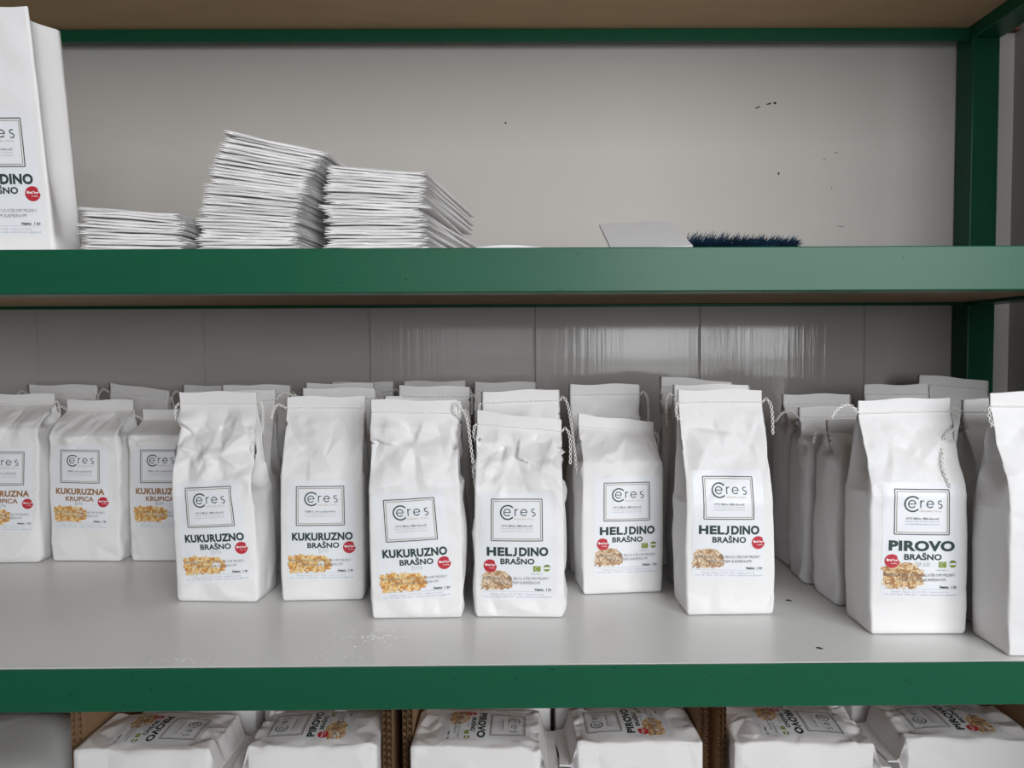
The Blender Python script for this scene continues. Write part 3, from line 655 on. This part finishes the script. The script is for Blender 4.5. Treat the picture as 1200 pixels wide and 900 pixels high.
def flat_bag_mesh(seed, Wd=.092, L=.215):
    """a folded unused bag lying flat: two sheets joined by tucked-in gussets, open mouth towards the front"""
    r = np.random.RandomState(seed); t = .0024
    g = .024
    def section(k, v):
        # closed loop of points across the bag; the gussets tuck in at the open mouth only
        lip = .0004 * (1 - v); gg = g * (1 - v) ** 6 * .25 + .0004
        top = [(-Wd / 2 + Wd * i / 8, t + lip * math.sin(i * 1.3 + seed)) for i in range(9)]
        right = [(Wd / 2 + .0002 - gg * .3, t * .75), (Wd / 2 - gg, t * .5), (Wd / 2 + .0002 - gg * .3, t * .25)]
        bot = [(Wd / 2 - Wd * i / 8, lip * .3 * math.sin(i * 1.1 + seed * 2)) for i in range(9)]
        left = [(-a, b) for a, b in right[::-1]]
        return top + right + bot + left
    m_ = MB(); vs = []; ny = 7; a1, a2 = r.uniform(0, 6.28, 2)
    for k in range(ny):
        v = k / (ny - 1); y = L * v
        for i, (x, z) in enumerate(section(k, v)):
            cut = .0012 * math.sin(x * 160 + seed) * (1 if k == 0 else 0)
            vs.append((x + .0004 * math.sin(i + a1), y + cut, z + .00022 * math.sin(x * 40 + a1) + .00022 * math.sin(v * 5 + a2) - .0004 * (1 - v) ** 8 * abs(math.sin(x * 30 + a2))))
    n = 24
    m_.add(vs, [(k * n + i, k * n + (i + 1) % n, (k + 1) * n + (i + 1) % n, (k + 1) * n + i) for k in range(ny - 1) for i in range(n)])
    m_.add([vs[i] for i in range(n)], [tuple(range(n))[::-1]])
    # folded bottom at the far end
    e = (ny - 1) * n
    m_.add([vs[e + i] for i in range(n)], [tuple(range(n))])
    return m_.mesh('folded_paper', 'paper')
FB = [flat_bag_mesh(k) for k in range(6)]
def stack(n, xb, y0, zl, zr_, shift, rot, label, group, seed, curve=1.0, rot1=0.0, dy=0.0):
    """zl / zr_: stack height at its left and right edge"""
    r = random.Random(seed); Wd = .092
    for i in range(n):
        q = i / n; za, zb2 = zl * q, zr_ * q
        o = link('folded_paper_bag', FB[r.randrange(6)])
        x = xb + shift * q ** curve + r.gauss(0, .0019)
        o.location = (x, y0 + dy * q + r.uniform(-.002, .003), MIDZ - .0009 + (za + zb2) / 2 + .0004)
        tilt = math.atan2(za - zb2, Wd)
        o.rotation_euler = (r.gauss(0, .0007), tilt + r.gauss(0, .0018) * (i > 0), R(rot + rot1 * q) + r.gauss(0, .022))
        tag(o, label if 0 < i < n - 1 else label.replace('unused', 'topmost' if i else 'bottommost'), 'bag', group)
stack(14, -.3265, .682, .043, .034, -.002, -2, 'unused white paper bag folded flat in the low stack beside the upright empty bag', 'low stack of folded bags', 1)
stack(36, -.2275, .684, .110, .089, .031, -6, 'unused white paper bag folded flat in the tallest stack', 'tallest stack of folded bags', 2, 3, 0)
stack(27, -.1165, .684, .080, .070, .003, -8, 'unused white paper bag folded flat in the medium stack', 'medium stack of folded bags', 3, 1, 0)

# loose folded slip near the edge
q = MB(); nx = 12
for lay, zz in ((0, 0), (1, .0014)):
    vs = []
    for k in range(nx + 1):
        x = -.034 + .068 * k / nx; zt = zz + (.0022 * math.sin(math.pi * min(1, k / nx * 1.1)) if lay else 0)
        vs += [(x, 0, zt * (1 - .75 * (k / nx) ** 3)), (x, .05, zt)]
    q.add(vs, [(2 * k, 2 * k + 2, 2 * k + 3, 2 * k + 1) for k in range(nx)])
q.add([q.v[2 * k] for k in range(nx + 1)] + [q.v[2 * (nx + 1) + 2 * k] for k in range(nx + 1)], [(k, k + 1, nx + 2 + k, nx + 1 + k) for k in range(nx)])
o = q.build('paper_slip', 'paper'); o.location = (.0085, .6595, MIDZ - .0005); tag(o, 'loose white folded paper slip lying flat at the upper shelf edge', 'paper')

# pad of blank labels propped on the duster
pad = empty('label_pad', (.1282, .6760, MIDZ), R(-1.5), 'thin blank grey-white paper pad propped up at an angle against the blue duster', 'pad')
q = MB(); q.box(-.0355, .0355, 0, .107, 0, .0006); a = q.build('top_sheet', 'pad', pad); q = MB(); q.box(-.0353, .0355, .0003, .1067, -.0026, 0); b2 = q.build('pad_block', 'pad', pad)
for o in (a, b2): o.rotation_euler = (R(21), R(-2), 0); o.location = (0, 0, .0022)

# blue fluffy duster
du = empty('duster', (.208, .722, MIDZ), 0, 'dark blue fluffy duster head lying on the upper shelf behind the paper pad', 'duster')
q = MB(); q.tube([(-.05, .008, .006), (-.03, .006, .007), (0, 0, .007), (.04, -.002, .006), (.062, -.002, .004)], [.003, .005, .0055, .005, .002], 10); q.build('core', 'blue', du, True)
q = MB(); q.tube([(-.100, .018, .0118), (-.097, .018, .0118), (-.060, .018, .0118), (-.046, .012, .0085)], [.010, .0118, .0118, .006], 14); q.build('handle', 'wood', du, True)
rr = random.Random(8); q = MB()
for _ in range(2600):
    u = rr.random(); x = -.040 + .102 * u; th = rr.uniform(-.5, 3.64); r0 = .003
    h = (.0165 - .0055 * u) * rr.uniform(.6, 1.15); cx, cy = .001 * math.cos(th), .0
    base = Vector((x, r0 * math.cos(th), .006 + r0 * math.sin(th))); d = Vector((rr.gauss(.55, .35), math.cos(th), math.sin(th) * .9)).normalized()
    tip = base + d * h; tip.z = max(.0006, tip.z); mid = (base + tip) / 2 + Vector((0, 0, .001)); s_ = d.cross(Vector((.3, .2, 1))).normalized() * .0004
    q.add([base - s_, base + s_, mid - s_ * .8, mid + s_ * .8, tip], [(0, 1, 3, 2), (2, 3, 4)])
o = q.build('bristles', 'blue', du); o['kind'] = 'stuff'

# ------------------------------------------------------------------ cartons on the shelf below
def cardboard(q, x0, y0, x1, y1, z0, z1, th=.0058, per=.0085):
    """corrugated sheet standing on the line (x0,y0)-(x1,y1): two liners and the fluting between, open at every cut edge"""
    d = Vector((x1 - x0, y1 - y0, 0)); L = d.length; d.normalize(); nrm = Vector((-d.y, d.x, 0))
    def P(s, o, z): return tuple(Vector((x0, y0, 0)) + d * s + nrm * o + Vector((0, 0, z)))
    for o in (-th / 2, th / 2):
        for e in (0, math.copysign(.0005, o)):
            q.add([P(0, o - e, z0), P(L, o - e, z0), P(L, o - e, z1), P(0, o - e, z1)], [(0, 1, 2, 3)])
    # fluting runs lengthways so that it shows on the upright front edges
    n = int((z1 - z0) / per * 6); vs = []
    for k in range(n + 1):
        z = z0 + (z1 - z0) * k / n; o = (th / 2 - .0005) * math.sin(2 * math.pi * (z - z0) / per)
        vs += [P(0, o, z), P(L, o, z)]
    q.add(vs, [(2 * k, 2 * k + 1, 2 * k + 3, 2 * k + 2) for k in range(n)])
def carton(x0, x1, label, lean0=0, lean1=0):
    yf, yb_, zt = .925, 1.135, 1.02
    root = empty('cardboard_box', ((x0 + x1) / 2, (yf + yb_) / 2, BOTZ), 0, label, 'box', 'open cartons under the lower shelf')
    ox, oy = root.location.x, root.location.y
    def part(name, fn):
        q = MB(); fn(q); q.v = [(a - ox, b - oy, c - BOTZ) for a, b, c in q.v]; return q.build(name, 'card', root)
    part('side_wall', lambda q: cardboard(q, x0, yf, x0 + lean0, yb_, BOTZ, zt)); part('side_wall', lambda q: cardboard(q, x1, yf, x1 + lean1, yb_, BOTZ, zt))
    part('inner_flap', lambda q: cardboard(q, x0 + .0062, yf + .003, x0 + lean0 + .0062, yb_, BOTZ, zt - .006)); part('inner_flap', lambda q: cardboard(q, x1 - .0062, yf + .003, x1 + lean1 - .0062, yb_, BOTZ, zt - .006))
    part('back_wall', lambda q: cardboard(q, x0 + lean0, yb_ + .003, x1 + lean1, yb_ + .003, BOTZ, zt - .02))
    part('floor_panel', lambda q: q.box(x0 + .003, x1 - .003, .89, yb_, BOTZ - .0008, BOTZ + .003))
carton(-.532, -.146, 'open brown cardboard carton of bags next to the grey sack')
carton(-.127, .244, 'open brown cardboard carton of bags standing between two other cartons')
carton(.260, .652, 'open brown cardboard carton of bags near the right wall')

def lying_bag(xc, yc, zb, facing, label, kind=None, group='bags lying in the cartons', tilt=0, yaw=0, **kw):
    """a bag on its back, its top end towards +x (facing=1) or -x (facing=-1)"""
    kw.setdefault('D', .056); kw.setdefault('H', .188); kw.setdefault('sh', .88); kw.setdefault('bulge', .006); kw.setdefault('W', .094)
    if kind: kw['label_box'] = (0, .088, .072, .11)
    fine = kind is not None
    if not fine: kw.setdefault('NF', 24); kw.setdefault('NR', 52)
    b = Bag(**kw)
    root = empty('flour_bag', (xc, yc, zb), 0, label, 'bag', group)
    if facing > 0: Rm = Matrix(((0, 0, 1), (-1, 0, 0), (0, -1, 0)))
    else: Rm = Matrix(((0, 0, -1), (1, 0, 0), (0, -1, 0)))
    Rm = Matrix.Rotation(R(yaw), 3, 'Z') @ Matrix.Rotation(R(tilt), 3, 'Y') @ Rm
    off = Rm @ Vector((0, 0, -kw['H'] / 2)); root.matrix_world = Matrix.Translation(Vector((xc, yc, zb + kw['D'] / 2)) + off) @ Rm.to_4x4()
    link('paper_body', b.mesh('paper'), root); stitching(b, root, (), fine)
    if kind: add_label(b, root, kind, .088, 0, 0)
    return root
for bi, (xa, xb2, nm, jit) in enumerate(((-.4250, -.2450, 'next to the grey sack', 0), (-.0280, .1470, 'in the middle', 1), (.3670, .5485, 'near the right wall', 2))):
    for j, (xc, fc) in enumerate(((xa, 1), (xb2, -1))):
        d = 'right' if fc > 0 else 'left'
        lying_bag(xc, .944 + .003 * j, .873 + .002 * j + .001 * jit, fc, f'PIROVO bag lying on its back, label top pointing {d}, carton {nm}', 'pir', yaw=(-2, 1, -2, 1, -3, -2)[bi * 2 + j], amp=1.4, seed=60 + bi * 2 + j, H=(.186, .174, .176, .172, .186, .179)[bi * 2 + j])
        lying_bag(xc, .948, .8170, -fc, f'white bag under the PIROVO bag pointing {d}, carton {nm}', None, 'lower layer of bags in the cartons', amp=1.2, seed=70 + bi * 2 + j, H=.168, D=.050, bulge=.0008)
        lying_bag(xc + .001, 1.064, .873, -fc, f'white bag behind the PIROVO bag pointing {d}, carton {nm}', None, 'rear bags in the cartons', amp=1.0, seed=80 + bi * 2 + j, H=.168, D=.056)
        lying_bag(xc + .001, 1.062, .8170, fc, f'bottom rear white bag by the one pointing {d}, carton {nm}', None, 'rear bags in the cartons', amp=.6, seed=90 + bi * 2 + j, H=.168, D=.050, bulge=.0008, NF=16, NR=26)

# grey sack lying left of the cartons
sk = MB(); nu, nv = 48, 22; pz = Paper(90)
for j in range(nv + 1):
    ph = -math.pi / 2 + math.pi * j / nv
    for i in range(nu):
        th = 2 * math.pi * i / nu; c, s_ = math.cos(th), math.sin(th)
        e = .55; x = .135 * math.copysign(abs(c) ** e, c) * math.cos(ph) ** .45; y = .11 * math.copysign(abs(s_) ** e, s_) * math.cos(ph) ** .45
        z = .052 + .052 * math.copysign(abs(math.sin(ph)) ** .6, math.sin(ph))
        dd = float(pz(np.array([x + y]), np.array([z + x * .6]), .2)[0]) * .006 if z > .004 else 0
        sk.v.append((x + dd * c, y + dd * s_, z + dd * (.6 if z > .05 else 0)))
sk.f = [(j * nu + i, j * nu + (i + 1) % nu, (j + 1) * nu + (i + 1) % nu, (j + 1) * nu + i) for j in range(nv) for i in range(nu)]; sk.m = [0] * len(sk.f)
root = empty('grey_sack', (-.69, .95, BOTZ - .0008), R(4), 'light grey crumpled sack lying on the bottom shelf beside a carton', 'sack')
sk.build('sack_body', 'sack', root, True)
q = MB(); chain(q, [(.137, -.02, .055), (.145, -.03, .05), (.147, -.04, .04), (.146, -.045, .02)], .0012, .0006); q.build('tie_string', 'thread', root, True)
